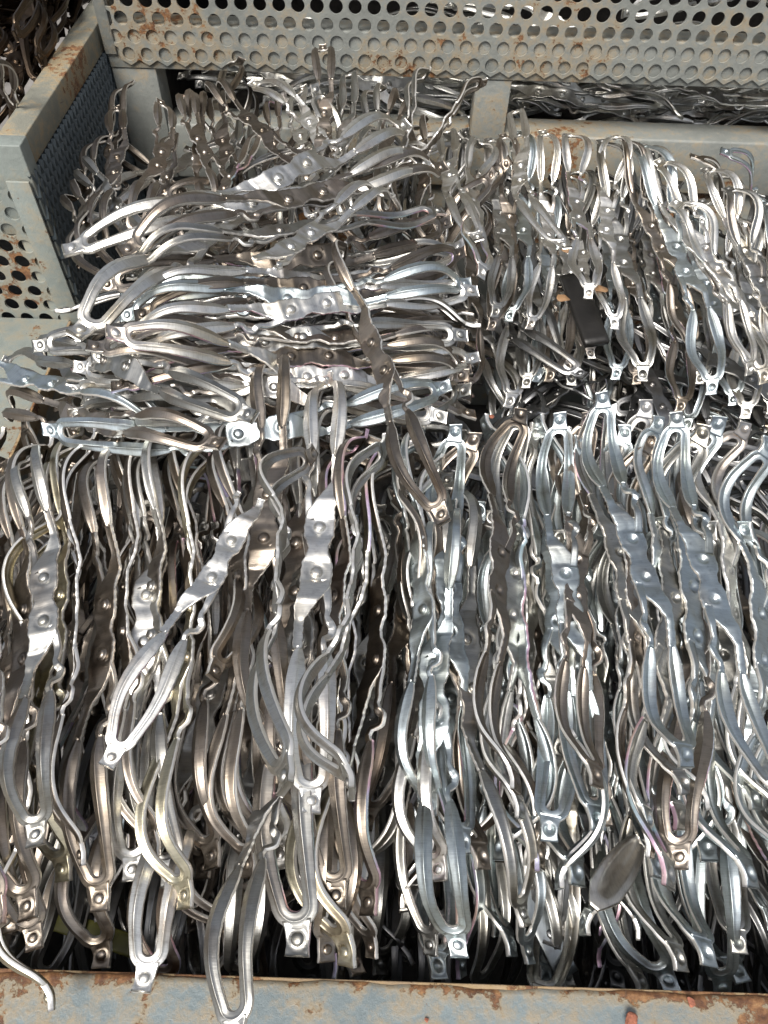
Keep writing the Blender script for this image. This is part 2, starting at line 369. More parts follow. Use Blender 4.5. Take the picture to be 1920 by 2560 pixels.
T = .0032
SIDE = 'side'
QA = [-1, -.96, -.90, -.45, -.08, -.025, .025, .08, .45, .90, .96, 1]
QB = [-1, -.97, -.85, -.7, -.55, -.42, -.3, -.18, -.06, .06, .18, .3, .42, .55, .7, .85, .97, 1]
class SideFace(tuple): pass
def edge(q, v, sgn):
    a = abs(q); return v - sgn*(.00045 if a > .99 else (.00010 if a > .94 else 0))
def loop_flat(open_, sgn, amp, missing=0, seed=0, lo=1):
    """one pair of bowed arms joined in a U; sgn = +1 / -1 half"""
    rnd = random.Random(seed)
    V, Fc = [], []
    ya, yb = -.0105, .0095
    sc_ = 174
    s_arm = np.linspace(.0855, .178, 36 if lo else 18)
    t = (s_arm-.0855)/(.178-.0855)
    bul = np.sin(math.pi*t**1.25)*(1+.25*rnd.uniform(-1, 1))
    yA = ya - (open_)*bul*.0042 + .0012*t+.001*rnd.uniform(-1, 1)*np.sin(5*t+rnd.uniform(0, 6)); yB = yb + open_*bul*.0046 - .0002*t+.001*rnd.uniform(-1, 1)*np.sin(5*t+rnd.uniform(0, 6))
    rA = abs(yB[-1]-yA[-1])/2; cy = (yA[-1]+yB[-1])/2
    ang = np.linspace(-math.pi/2, math.pi/2, 15 if lo else 9)[1:-1]
    U = [(s, y) for s, y in zip(s_arm, yA)]+[(.178+min(rA, .0095)*math.cos(a), cy+rA*math.sin(a)) for a in ang]+[(s, y) for s, y in zip(s_arm[::-1], yB[::-1])]
    def wid(s): return np.interp(s, [.0855, .089, .095, .104, .116, .132, .150, .165, .19], [.0020, .0034, .0050, .0064, .0067, .0060, .0050, .0044, .0045])
    wA = [wid(p[0]) for p in U]
    wl = [w_*rnd.uniform(.97, 1.03) for w_ in wA]; wr = [w_*rnd.uniform(.97, 1.03) for w_ in wA]
    if missing:                                     # one arm broken off part way
        k = int(len(U)*missing); U, wl, wr = U[:k], wl[:k], wr[:k]
    def prof(s, q):
        k = np.interp(s, [.0855, .10, .14, .17, .185], [.3, 1, 1, .75, .35])
        return amp*k*(max(0, 1-abs(q)) - .10*math.sin(math.pi*abs(q)) + (.12 if abs(q) < .05 else 0))
    loft(U, wl, wr, QA, lambda s, y, q, i: edge(q, T/2+prof(s, q), 1), lambda s, y, q, i: edge(q, -T/2+prof(s, q)*.9, -1), V, Fc)
    # tab
    s_t = np.linspace(.177+min(rA, .0095), .205, 12)
    w_t = np.interp(s_t, [.176, .186, .192, .200, .205], [.0060, .0086, .0071, .0062, .0068])
    if not missing:
        def tt(s, y, q, i):
            r = math.hypot(s-.1965, y-cy); return edge(q, T/2+.0003+.0004*abs(q)-.0008*math.exp(-((r-.0056)/.0012)**2), 1)
        def tb(s, y, q, i):
            r = math.hypot(s-.1965, y-cy); return edge(q, -T/2-.0003+.0026*math.exp(-(r/.0034)**4)-.0006*math.exp(-((r-.0054)/.0013)**2), -1)
        pt = [(s, cy) for s in s_t]
        loft(pt, w_t, w_t, QB, tt, tb, V, Fc)
    P = np.array(V); P[:, :2] *= sgn
    return P, Fc, cy*sgn
def boss_flat(s0, y0, r=.0042, h=.0024):
    V, Fc = [], []; K = 16; prof = [(1.22, -.0006), (1.05, .0001), (.98, .0009), (.86, .0017), (.6, .0022), (.3, .0024)]
    for (rr, hh) in prof:
        for k in range(K):
            a = 2*math.pi*k/K; V.append((s0+r*rr*math.cos(a), y0+r*rr*math.sin(a), T/2+hh*h/.0024))
    V.append((s0, y0, T/2+h*1.02))
    for j in range(len(prof)-1):
        for k in range(K): Fc.append((j*K+k, j*K+(k+1) % K, (j+1)*K+(k+1) % K, (j+1)*K+k))
    for k in range(K): Fc.append(((len(prof)-1)*K+k, (len(prof)-1)*K+(k+1) % K, len(V)-1))
    return np.array(V), Fc
def plate_flat(seed, ends=(1, 1), lo=1):
    rnd = random.Random(seed); V, Fc = [], []
    s = np.linspace(-.0885 if ends[1] else -.060, .0885 if ends[0] else .072, 110 if lo else 50)
    xs = [-.0885, -.060, -.052, -.045, -.036, -.0285, -.0205, -.012, -.004, 0, .004, .012, .0205, .028, .034, .040, .047, .055, .062, .0885]
    yr = [.0148, .0148, .0158, .0142, .0120, .0128, .0124, .0122, .0086, .0080, .0086, .0122, .0126, .0118, .0112, .0070, .0020, -.0035, -.0076, -.0076]
    j = np.interp(s, xs, yr); jl = -np.interp(-s, xs, yr)
    j = j+.0003*np.sin(s*900+seed)+.0002*np.sin(s*2100+seed); jl = jl+.0003*np.sin(s*800+seed*2)
    c = (j+jl)/2; h = (j-jl)/2
    path = np.stack([s, c], 1)
    # keep columns straight across: loft with tangents forced along s
    b = 0; K = len(QB)
    fac = np.interp(np.abs(s), [0, .004, .0115, .013, .028, .0295, .046, .048, .06, .0635, .0885], [.0016, .0014, -.0002, 0, 0, .0008, .0014, .0002, .0004, -.0006, .0004])
    for i in range(len(s)):
        ring = []
        for q in QB:
            y = c[i]+h[i]*q; r = min(math.hypot(s[i]-.0205, y), math.hypot(s[i]+.0205, y))
            ring.append((s[i], y, edge(q, T/2+fac[i]*(1-.5*abs(q))+.0007*q*q-.0010*math.exp(-((r-.0058)/.0014)**2), 1)))
        for q in reversed(QB):
            y = c[i]+h[i]*q; r = min(math.hypot(s[i]-.0205, y), math.hypot(s[i]+.0205, y))
            ring.append((s[i], y, edge(q, -T/2+fac[i]*(1-.5*abs(q))*.9+.0007*q*q+.0030*math.exp(-(r/.0038)**4)-.0006*math.exp(-((r-.0060)/.0014)**2), -1)))
        V.extend(ring)
    M = 2*K
    for i in range(len(s)-1):
        for jj in range(M):
            f = (i*M+jj, i*M+(jj+1) % M, (i+1)*M+(jj+1) % M, (i+1)*M+jj)
            Fc.append(SideFace(f) if jj in (K-1, M-1) else f)
    for i, fl in ((0, 1), (len(s)-1, 0)):
        for jj in range(K-1):
            f = (i*M+jj, i*M+jj+1, i*M+M-2-jj, i*M+M-1-jj); Fc.append(f if fl else f[::-1])
    # thin jagged branch on each side
    for sg, on in ((1, ends[0]), (-1, ends[1])):
        VV, FF = [], []
        ln = 1.0 if on else .7
        ps = np.array([.026, .036, .046, .053, .058, .064, .067, .073, .078, .083, .0885]); py = np.array([.0075, .0092, .0105, .0108, .0100, .0125, .0150, .0135, .0085, .0080, .0095])+rnd.uniform(-.0004, .0004)
        nz = np.array([0, 0, 0, .0004, .0014, .0022, -.0006, -.0018, .0012, .0016, 0])*rnd.uniform(.6, 1.5)
        wv = np.array([.0034, .0034, .0029, .0023, .0020, .0030, .0031, .0026, .0021, .0020, .0022])
        u = np.linspace(0, ln, 40 if lo else 20); kk = np.linspace(0, 1, 11)
        P2 = np.stack([np.interp(u, kk, ps), np.interp(u, kk, py)], 1)
        ww = np.interp(u, kk, wv); nn = np.interp(u, kk, nz)
        loft(P2, ww, ww, [-1, -.9, -.4, .4, .9, 1], lambda s_, y, q, i: edge(q, T/2+.0003+nn[i], 1), lambda s_, y, q, i: edge(q, -T/2-.0003+nn[i], -1), VV, FF)
        A = np.array(VV); A[:, :2] *= sg
        off = len(V); V.extend([tuple(v) for v in A]); Fc.extend([type(f)(k+off for k in f) for f in FF])
    return np.array(V), Fc

def pr(body, arm, k=1.0): return [c for c in body]+[c*k for c in arm]
#      0 .006 .010 .014 .027 .031 .043 .049 .060 .066
BODY = [[0, 0, 13, -1, 1, -17, -15, 8, 4, 14], [0, 2, -12, 2, 0, 15, 12, -10, -6, 12], [0, -1, 10, 0, -2, -22, -20, -4, -12, 6], [0, 0, 15, 3, 3, -10, -12, 14, 10, 18]]
#      .084 .090 .105 .125 .145 .162 .176 .188 .198 .215
ARM = [[12, 10, 12, 2, -14, -32, -36, -20, -4, 4], [14, 16, 14, 8, -12, -36, -44, -26, -4, 6], [2, -2, 6, 12, 8, -10, -26, -30, -12, 0], [10, 12, 4, -6, -14, -18, -20, -14, 0, 8],
       [6, 0, -10, -12, 0, 16, 18, 4, -10, -16], [16, 22, 18, 4, -20, -44, -50, -36, -10, 0],
       [-14, -28, -34, -28, -4, 18, 30, 30, 20, 14], [-10, -20, -30, -32, -14, 12, 34, 40, 30, 20], [-4, 4, 14, 12, -8, -14, 4, 22, 34, 36], [0, 8, 16, 6, -12, -6, 14, 30, 38, 40]]
VAR = []
def add_variant(pp, pn, opn, lat, tw, amp, seed, ends=(1, 1), miss=(0, 0), lo=1, kk=1.0):
    rv = random.Random(seed*13+pp); lat = (lat[0]*1.5+rv.uniform(-.3, .3), lat[1]*1.5+rv.uniform(-.3, .3)); tw = (tw[0]*1.3+rv.uniform(-.2, .2), tw[1]*1.3+rv.uniform(-.2, .2))
    if kk in (1.15, 1.1001): lat = (lat[0]*.6, lat[1]*.6); tw = (tw[0]*.6-.30, tw[1]*.6+.42)
    B = Bend(pr(BODY[(seed+pp) % 4], ARM[pp], kk), pr(BODY[(seed+pp) % 4], ARM[pn], kk), lat, tw); parts = []
    P, Fc = plate_flat(seed, ends, lo); parts.append(('centre_plate', B.map(P), Fc, [boss_flat(.0205, 0), boss_flat(-.0205, 0)]))
    for sg, on, ms in ((1, ends[0], miss[0]), (-1, ends[1], miss[1])):
        if on:
            P, Fc, cy = loop_flat(opn, sg, amp, ms, seed+sg, lo)
            parts.append(('loop', B.map(P), Fc, [] if ms else [boss_flat(sg*.1965, cy, .0037)]))
    out = []
    for nm, P, Fc, bs in parts:
        me = mesh_from(P, Fc, nm, STEEL)
        bm_ = [mesh_from(B.map(bp), bf, 'boss', STEEL) for bp, bf in bs]
        me.materials.append(EDGE); me.polygons.foreach_set('material_index', [1 if isinstance(f, SideFace) else 0 for f in Fc])
        out.append((nm, me, bm_))
    e = B.map(np.array([[-.2065 if ends[1] else -.088, 0, 0], [.2065 if ends[0] else .088, 0, 0]]))
    arr = []
    for nm, P, Fc, bs in parts:
        arr.append((P, Fc))
        for bp, bf in bs: arr.append((B.map(bp), bf))
    VAR.append(dict(parts=out, a=Vector(e[0]), b=Vector(e[1]), L=(Vector(e[1])-Vector(e[0])).length, arr=arr)); return len(VAR)-1
specs = [(0, 1, .9, (.3, -.2), (.15, -.1), .0026), (1, 0, 1.5, (-.4, .3), (-.2, .25), .0028), (3, 2, 1.0, (.5, .2), (.3, .1), .0024),
         (5, 3, .6, (-.2, -.5), (0, -.3), .0028), (2, 5, 1.7, (.1, .4), (-.35, .1), .0026), (4, 1, 1.3, (-.3, 0), (.2, .3), .0025),
         (1, 3, 2.1, (.6, -.4), (-.1, -.2), .0027), (0, 5, 1.1, (0, .5), (.3, -.35), .0026), (3, 3, 1.4, (-.5, .5), (.1, .1), .0024), (5, 1, 1.7, (.2, -.3), (-.25, -.1), .0029)]
FAM = {'front': [], 'back': [], 'flip': []}
for i, (a, b, o, la, tw, am) in enumerate(specs): FAM['back'].append(add_variant(a, b, o*.5, la, (tw[0]*.5, tw[1]*.5), am, i*3+1))
for i, (a, b, o, la, tw, am) in enumerate(specs): FAM['front'].append(add_variant([0, 1, 5, 0, 3][i % 5], [1, 0, 5, 1, 5, 0][i % 6], .25+o*.4, la, (tw[0]*.8, tw[1]*.8), am, i*3+1, kk=1.15))
for i, (a, b, o, la, tw, am) in enumerate(specs[:6]): FAM['front'].append(add_variant([5, 1, 0][i % 3], [2, 5, 0][i % 3], o*.6, (-la[1]*1.6, la[0]*1.6), (tw[1], -tw[0]), am, i*7+40, kk=1.1001))
for i, (a, b, o, la, tw, am) in enumerate(specs[:4]): FAM['back'].append(add_variant(b, (a+2) % 5, o*.5, (-la[1]*2, la[0]*2), (tw[1]*.8, -tw[0]*.8), am, i*7+61, kk=1.1))
for i, (pp, pn, o, la, tw) in enumerate([(8, 6, 2.0, (.3, .2), (.1, .05)), (9, 7, 2.3, (-.3, 0), (-.1, .1)), (8, 7, 1.7, (.5, -.2), (0, -.1)), (9, 6, 2.2, (-.2, .3), (.15, 0)), (8, 6, 1.2, (.6, .2), (-.1, .1)), (9, 7, 2.6, (0, 0), (0, 0))]):
    FAM['flip'].append(add_variant(pp, pn, o, la, tw, .0024, i*5+2))
NV = len(VAR)
SINGLE = add_variant(0, 3, 1.5, (.2, .3), (.1, .1), .0016, 77, ends=(0, 1))
SINGLE2 = add_variant(5, 1, .6, (.2, .3), (.1, .1), .0016, 78, ends=(0, 1))
BROKE = add_variant(1, 3, 1.2, (.2, -.3), (.2, .1), .0016, 79, miss=(.42, 0))
BROKE2 = add_variant(3, 0, .4, (.2, -.3), (.2, .1), .0016, 80, miss=(.42, 0))
LOV = [NV+4+i for i in range(3)]
for i in range(3): add_variant(i, 3-i, .6, (.3, -.3), (.1, -.1), .0016, 90+i, lo=0)

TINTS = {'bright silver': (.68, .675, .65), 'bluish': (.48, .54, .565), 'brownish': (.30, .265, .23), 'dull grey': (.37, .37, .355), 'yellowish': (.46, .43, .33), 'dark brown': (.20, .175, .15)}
def matrix_for(v, A, B, roll):
    ex = (v['b']-v['a']).normalized(); ez = (Vector((0, 0, 1))-ex*ex.z).normalized(); ey = ez.cross(ex)
    Lm = Matrix((ex, ey, ez))
    X = (B-A).normalized(); up = Vector((0, -.25, 1)) if abs(X.z) < .8 else Vector((0, -1, .2))
    Z = (up-X*up.dot(X)).normalized(); Z = Matrix.Rotation(roll, 3, X) @ Z; Y = Z.cross(X)
    Wm = Matrix((X, Y, Z)).transposed()
    Rm = Wm @ Lm
    k = (B-A).length/v['L']; mid = (A+B)/2 - Rm @ ((v['a']+v['b'])/2*k)
    return Matrix.Translation(mid) @ Rm.to_4x4() @ Matrix.Scale(k, 4)
PIECES = []
def piece(vi, A, B, roll, tint, zone, label=None):
    v = VAR[vi]; M = matrix_for(v, A, B, R(roll))
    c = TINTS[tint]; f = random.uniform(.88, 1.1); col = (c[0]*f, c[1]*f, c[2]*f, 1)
    root = empty('steel_trimming', M)
    for nm, me, bs in v['parts']:
        o = obj(nm, me, root, col)
        for b in bs: obj('boss', b, o, col)
    PIECES.append((root, zone, tint, vi, label, (A+B)/2, roll)); return root
def hero(pa, pb, da, db, roll=None, vi=None, tint=None, zone='front', label=None, fit=None):
    fam = 'flip' if zone in ('right group', 'right lower') else ('back' if zone in ('stack', 'far end') else 'front')
    if vi is None: vi = random.choice(FAM[fam])
    elif vi < 10: vi = FAM['back' if pb[1] < 1100 else 'front'][vi]
    A = at(pa[0], pa[1], da); B = at(pb[0], pb[1], db); L_ = VAR[vi]['L']
    k = min(1.12, max(.88 if fit is None else fit, (B-A).length/L_)); B = solve(A, pb[0], pb[1], L_*k, db)
    if roll is None: roll = random.gauss(0, 22)
    if tint is None: tint = random.choice(list(TINTS))
    return piece(vi, A, B, roll, tint, zone, label)

# ---- front row: (top px) (bottom px) roll tint
LW = ['brownish', 'dull grey', 'dark brown', 'brownish', 'yellowish', 'bright silver', 'dark brown']  # left-hand tints: reflections of dark surroundings put into the colour
RW = ['bluish', 'bright silver', 'bluish', 'dull grey', 'bluish', 'brownish']  # right-hand tints: blue sky reflection put into the colour
front = [
 ((-70, 1080), (-40, 2250), 30), ((-20, 1060), (-60, 2000), -40), ((15, 1150), (20, 2340), 15), ((75, 1118), (87, 2122), -25), ((130, 1102), (69, 2307), 12),
 ((203, 1067), (160, 2210), 48), ((240, 1075), (205, 2170), 62), ((297, 1085), (249, 2286), 8), ((350, 1100), (327, 2209), 50), ((405, 1030), (385, 2150), 58),
 ((451, 1055), (425, 2224), 30), ((509, 1044), (530, 2180), -10), ((560, 1062), (463, 2279), 62), ((600, 1050), (622, 2200), 18), ((640, 1025), (668, 2180), 66),
 ((694, 868), (705, 2180), -8), ((816, 931), (775, 2090), -4), ((860, 1020), (741, 2400), 55), ((914, 1079), (839, 2279), 30), ((985, 1100), (868, 2423), 72),
 ((1030, 1110), (920, 2296), 58), ((1005, 1180), (1003, 2270), -78), ((1060, 1060), (1076, 2047), 20), ((1110, 1120), (1099, 2209), 60), ((1140, 1060), (1157, 2140), 180+20),
 ((1190, 1080), (1209, 2180), 180-25), ((1209, 1040), (1249, 2157), 180+60), ((1301, 1021), (1301, 2053), 170), ((1345, 1040), (1374, 2110), 215),
 ((1340, 1060), (1342, 2186), 120), ((1400, 1030), (1495, 2082), 180+15), ((1469, 1030), (1492, 1972), 180-20), ((1450, 1090), (1440, 2220), 200),
 ((1504, 980), (1718, 1902+90), 160), ((1560, 1060), (1620, 2083), 180+10), ((1614, 998), (1701, 2082), 195), ((1646, 1038), (1770, 2030), 150), ((1625, 1090), (1625, 2151), 200),
 ((1689, 1030), (1892, 2030), 175), ((1760, 1060), (1672, 2227), 185), ((1800, 1040), (1880, 2227), 155), ((1863, 1055), (1970, 2080), 190), ((1920, 1090), (1990, 2200), 175), ((1980, 1060), (2040, 2150), 190),
]
for i, (a, b, ro) in enumerate(front):
    lay = .012*((i*7) % 3)
    hero(a, b, .492+lay+random.uniform(-.004, .004), .555+lay, ((30+random.gauss(0, 13) if abs(ro) < 58 else ro) if abs(ro) < 95 else 180+(-24+random.gauss(0, 13) if abs(ro-180) < 35 else ro-180)), tint=(LW if a[0] < 1050 else RW)[i*5 % (7 if a[0] < 1050 else 6)], zone='front row')
# lower tier of the front row whose loops show underneath, near the rim
lower = [((130, 1260), (87, 2380), 20), ((350, 1300), (573, 2360), 70), ((620, 1300), (648, 2342), 25), ((760, 1250), (816, 2412), -30), ((1040, 1280), (1070, 2290), 10), ((1100, 1300), (1076, 2394), 60),
 ((1130, 1250), (1151, 2400), 10), ((1230, 1270), (1255, 2244), 170), ((1290, 1300), (1243, 2342), 160), ((1400, 1320), (1411, 2383), 185), ((1500, 1290), (1597, 2348), 130), ((1580, 1290), (1706, 2435), 160),
 ((1650, 1290), (1776, 2423), 175), ((1780, 1300), (1850, 2390), 200), ((1860, 1300), (1930, 2330), 190), ((30, 1300), (-10, 2330), 30), ((450, 1300), (480, 2330), -20), ((890, 1290), (930, 2400), 65)]
for i, (a, b, ro) in enumerate(lower):
    hero(a, b, .530, .585+.01*(i % 3), ro, tint=(LW if a[0] < 1050 else RW)[i*3 % 6], zone='lower front row')
# pieces lying on top or hanging over the rim
hero((165, 1268), (130, 2533), .505, .57, 80, 2, 'yellowish', 'top', 'edge-on olive brown trimming whose bottom loop hangs over the rim, far left')
hero((262, 1922), (641, 1204), .490, .432, -8, SINGLE, 'bright silver', 'top', 'single-looped trimming lying slantwise across the front row, snapped off at its upper end', fit=.8)
hero((590, 1400), (350, 2488), .62, .578, 10, 3, 'bright silver', 'top', 'trimming whose wide open loop rests on the rim left of centre')
hero((800, 1560), (575, 2640), .61, .56, 40, 8, 'dull grey', 'top', 'trimming with two thin arms running over the rim and out of the picture')
hero((784, 1120), (712, 1980), .470, .50, 85, 4, 'dull grey', 'top', 'edge-on S-curved trimming with violet heat tint beside the bright centre trimming')
hero((965, 1095), (880, 1990), .478, .52, 92, 7, 'dull grey', 'top', 'edge-on trimming curving like an S just right of the bright centre trimming')
hero((530, 1700), (650, 1210), .49, .49, 50, SINGLE2, 'brownish', 'top', 'short brown single loop lying right of the slanting trimming')
hero((862, 616), (1112, 1312), .45, .480, 40, 8, 'dark brown', 'top', 'dark brown trimming standing between the sideways stack and the front row')
hero((816, 931), (778, 2040), .478, .530, -3, 0, 'bright silver', 'top', 'bright trimming at the centre of the front row with both bosses shining')
hero((690, 866), (712, 1900), .470, .535, 6, 6, 'brownish', 'top', 'tall brown trimming whose upper loop rises over the sideways stack')
hero((1504, 980), (1716, 1925), .475, .50, 176, 6, 'bluish', 'top', 'bluish trimming on top of the right front row, leaning down to the right')
hero((1689, 1030), (1960, 2030), .480, .53, 178, 9, 'bluish', 'top', 'pale blue trimming whose long arms sweep down to the right edge')
hero((1301, 1021), (1290, 1985), .486, .54, 140, 5, 'dark brown', 'top', 'dark trimming with a wide upper arch right of centre in the front row')
# ---- sideways stack (B): (left px) (right px)
back = [((153, 630), (1075, 400), .44, .52, 5), ((301, 622), (1116, 425), .425, .50, -10), ((312, 676), (1110, 520), .42, .48, -5), ((350, 726), (1160, 610), .43, .47, 8), ((350, 762), (1165, 650), .435, .46, 0),
 ((300, 800), (1180, 700), .445, .46, 12), ((304, 833), (1195, 740), .43, .45, 0), ((290, 850), (1190, 800), .43, .45, -6), ((230, 880), (1170, 850), .45, .46, 10), ((318, 899), (1200, 880), .445, .455, -4),
 ((278, 963), (1180, 930), .45, .46, 2), ((121, 1041), (1130, 985), .475, .475, 6), ((185, 922), (1120, 1040), .475, .485, 30), ((250, 700), (1130, 560), .46, .5, 15), ((200, 1000), (1100, 1000), .49, .50, -10),
 ((170, 960), (1060, 900), .49, .50, 20), ((260, 930), (1150, 960), .48, .48, 35), ((300, 740), (1120, 690), .46, .47, 20), ((320, 590), (1020, 330), .46, .55, 10)]
for i, (a, b, da, db, ro) in enumerate(back):
    fy = [0, 12, -14, 8, 30, -8, 14][i % 7]; hero((a[0]-abs(fy)*.6, a[1]+fy), (b[0], b[1]-fy*.8), da, db, ro+[0, 12, -12, 6, 22][i % 5], tint=['bright silver', 'brownish', 'dull grey', 'bright silver', 'dark brown', 'bluish'][i % 6], zone='stack')
hero((260, 825), (1120, 1010), .405, .50, 2, 1, 'bright silver', 'top', 'bright trimming slanting down to the right across the left end of the sideways stack')
hero((211, 862), (1060, 1060), .425, .51, -12, 9, 'brownish', 'top', 'trimming under the bright slanting one, with broad grooved arms at the left of the stack')
hero((179, 841), (800, 420), .425, .50, 10, 5, 'bright silver', 'top', 'trimming crossing the left loops of the stack diagonally up to the right')
hero((78, 865), (960, 760), .47, .47, 20, 2, 'dull grey', 'top', 'trimming whose small loop reaches farthest left, to the perforated front of the left bin')
hero((978, 486), (640, 660), .44, .42, 0, SINGLE2, 'bright silver', 'top', 'bright open pair of arms lying loose on top of the sideways stack')
for a, b, da, db, ro in [((-130, 930), (430, 1065), .56, .55, -15), ((100, 905), (640, 1045), .53, .52, 25), ((20, 1035), (560, 1110), .57, .56, 5)]:
    hero(a, b, da, db, ro, tint=random.choice(['dull grey', 'bluish', 'brownish']), zone='ledge')
hero((5, 900), (560, 1040), .56, .56, 15, 6, 'dull grey', 'top', 'bluish trimming whose loop lies over the left rim of the bin')
hero((-30, 1050), (-60, 2000), .60, .52, 20, 7, 'dull grey', 'top', 'trimming at the left picture edge below the rusty side rim')
# ---- right-hand group (C): flipped, hollow dimples up
cg = [((1145, 338), (1067, 905), 95), ((1190, 365), (1200, 700), 150), ((1217, 347), (1232, 797), 178), ((1255, 336), (1223, 829), 182), ((1293, 330), (1270, 807), 185), ((1355, 327), (1319, 826), 178),
 ((1414, 336), (1469, 751), 172), ((1535, 341), (1536, 826), 180), ((1500, 350), (1605, 956), 178), ((1556, 347), (1724, 884), 176), ((1585, 360), (1776, 990), 180), ((1600, 362), (1909, 962), 178),
 ((1640, 400), (1870, 940), 185), ((1677, 504), (2060, 1010), 180), ((1812, 470), (2060, 1050), 175), ((1724, 388), (2000, 800), 165), ((1799, 376), (2060, 740), 170), ((1760, 420), (1990, 930), 190)]
for i, (a, b, ro) in enumerate(cg):
    hero(a, b, .535+.006*(i % 3), .665, ro, tint=['bright silver', 'bright silver', 'dull grey', 'brownish', 'bluish', 'bright silver'][i % 6], zone='right group')
c2 = [((1260, 440), (1267, 1023), 160), ((1330, 480), (1313, 974), 185), ((1350, 470), (1335, 958), 175), ((1385, 460), (1368, 958), 190), ((1420, 440), (1411, 936), 170), ((1445, 430), (1429, 968), 185),
 ((1520, 450), (1536, 953), 178), ((1560, 470), (1590, 965), 190), ((1620, 460), (1672, 930), 172), ((1640, 470), (1747, 964), 180), ((1680, 500), (1831, 1017), 186), ((1660, 520), (1695, 1034), 170), ((1750, 500), (1860, 1050), 180),
 ((1830, 540), (1925, 1040), 175), ((1900, 500), (2010, 1030), 180), ((1180, 500), (1160, 980), 150), ((1480, 460), (1480, 900), 200), ((1790, 440), (1940, 900), 185)]
for i, (a, b, ro) in enumerate(c2):
    hero(a, b, .625+.008*(i % 2), .705, ro, tint=['bright silver', 'dull grey', 'bluish', 'brownish'][i % 4], zone='right lower')
# ---- far end, standing and tangled (D)
dg = [((330, 205), (350, 620), .50, .64, 20), ((807, 112), (840, 560), .46, .62, 0), ((880, 182), (925, 560), .49, .62, 20), ((463, 237), (560, 560), .51, .63, -20), ((625, 205), (870, 560), .50, .62, 10),
 ((527, 220), (830, 500), .50, .60, -5), ((689, 324), (560, 640), .50, .60, 30), ((770, 357), (400, 590), .50, .62, 15), ((388, 503), (960, 400), .52, .60, 20), ((208, 556), (600, 320), .52, .60, 10),
 ((200, 482), (300, 700), .55, .62, 30), ((605, 145), (450, 420), .49, .62, 70), ((1073, 175), (1000, 560), .49, .63, 60), ((1217, 203), (960, 480), .49, .60, 80), ((1287, 278), (1420, 620), .53, .62, 20),
 ((560, 235), (590, 560), .52, .63, 10), ((505, 240), (540, 600), .52, .64, -10), ((960, 215), (1000, 560), .53, .63, 30), ((1010, 250), (960, 560), .54, .63, -20), ((760, 215), (780, 560), .53, .64, 10), ((850, 240), (880, 560), .54, .64, -30),
 ((700, 250), (690, 560), .55, .64, 25), ((620, 290), (650, 600), .55, .64, 0), ((430, 330), (470, 640), .55, .65, 20), ((1120, 330), (1200, 600), .55, .64, 10), ((290, 330), (200, 660), .53, .62, 40),
 ((1060, 300), (1110, 640), .54, .64, 40), ((930, 320), (700, 600), .52, .6, 30), ((860, 400), (300, 560), .52, .58, 10), ((1090, 380), (640, 480), .52, .58, 20),
 ((290, 265), (250, 640), .51, .63, 10), ((400, 250), (330, 600), .50, .62, -15), ((215, 420), (420, 640), .54, .62, 30)]
for i, (a, b, da, db, ro) in enumerate(dg):
    hero(a, b, da, db, ro, tint=['dark brown', 'brownish', 'dull grey', 'brownish', 'bright silver'][i % 5], zone='far end')

# ---- fill: pieces one can see part of between and under those on top
def world_piece(c, yaw, pitch, roll, tint, zone, vi=None):
    vi = random.choice(FAM['flip' if zone == 'under right' else 'front' if 'front' in zone else 'back']) if vi is None else vi
    d = Vector((math.cos(yaw)*math.cos(pitch), math.sin(yaw)*math.cos(pitch), math.sin(pitch)))*VAR[vi]['L']/2
    return piece(vi, Vector(c)-d, Vector(c)+d, roll, tint, zone)
rr = random.Random(5)
for lay in range(3):
    for i in range(18):
        x = -.43+.94*(i+.5+rr.uniform(-.4, .4))/18
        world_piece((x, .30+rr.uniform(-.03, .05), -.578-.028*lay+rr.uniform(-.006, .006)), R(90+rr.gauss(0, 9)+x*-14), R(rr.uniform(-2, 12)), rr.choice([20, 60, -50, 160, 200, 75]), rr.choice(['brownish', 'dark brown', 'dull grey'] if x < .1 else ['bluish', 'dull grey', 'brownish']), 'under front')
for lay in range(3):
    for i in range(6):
        world_piece((-.12+rr.uniform(-.03, .03), .50+.05*i+rr.uniform(-.015, .015), -.49-.035*lay-.01*abs(i-2)), R(rr.gauss(0, 7)), R(rr.uniform(-3, 3)), rr.uniform(-55, 55), rr.choice(['dull grey', 'brownish', 'dark brown']), 'under stack')  # darker tints paint shade into the gaps of the stack
for i in range(14):
    x = .1+.75*(i+.5)/14
    world_piece((x, .93+rr.uniform(-.04, .04), -.70-.02*(i % 2)), R(90+rr.gauss(0, 8)-12*(x-.2)), R(18+rr.uniform(-5, 5)), 180+rr.uniform(-30, 30), rr.choice(RW), 'under right')
for i in range(16):
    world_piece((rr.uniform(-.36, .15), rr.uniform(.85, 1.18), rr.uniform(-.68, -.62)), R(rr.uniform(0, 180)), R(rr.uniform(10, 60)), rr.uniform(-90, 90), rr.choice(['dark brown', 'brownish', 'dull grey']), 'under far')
for i in range(5):
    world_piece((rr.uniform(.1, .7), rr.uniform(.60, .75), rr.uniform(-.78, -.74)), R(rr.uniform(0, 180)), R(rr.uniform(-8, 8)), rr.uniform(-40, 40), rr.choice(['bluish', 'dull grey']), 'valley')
for i in range(34):
    x = -.32+.66*(i+.5+rr.uniform(-.4, .4))/34
    world_piece((x, .245+rr.uniform(-.02, .02), -.615-.03*(i % 3)), R(90+rr.gauss(0, 10)), R(rr.uniform(3, 18)), rr.choice([20, 50, -40, 160, 200]), rr.choice(['dull grey', 'brownish'] if x < 0 else ['bluish', 'dull grey']), 'rim tier', vi=random.choice(FAM['front']))

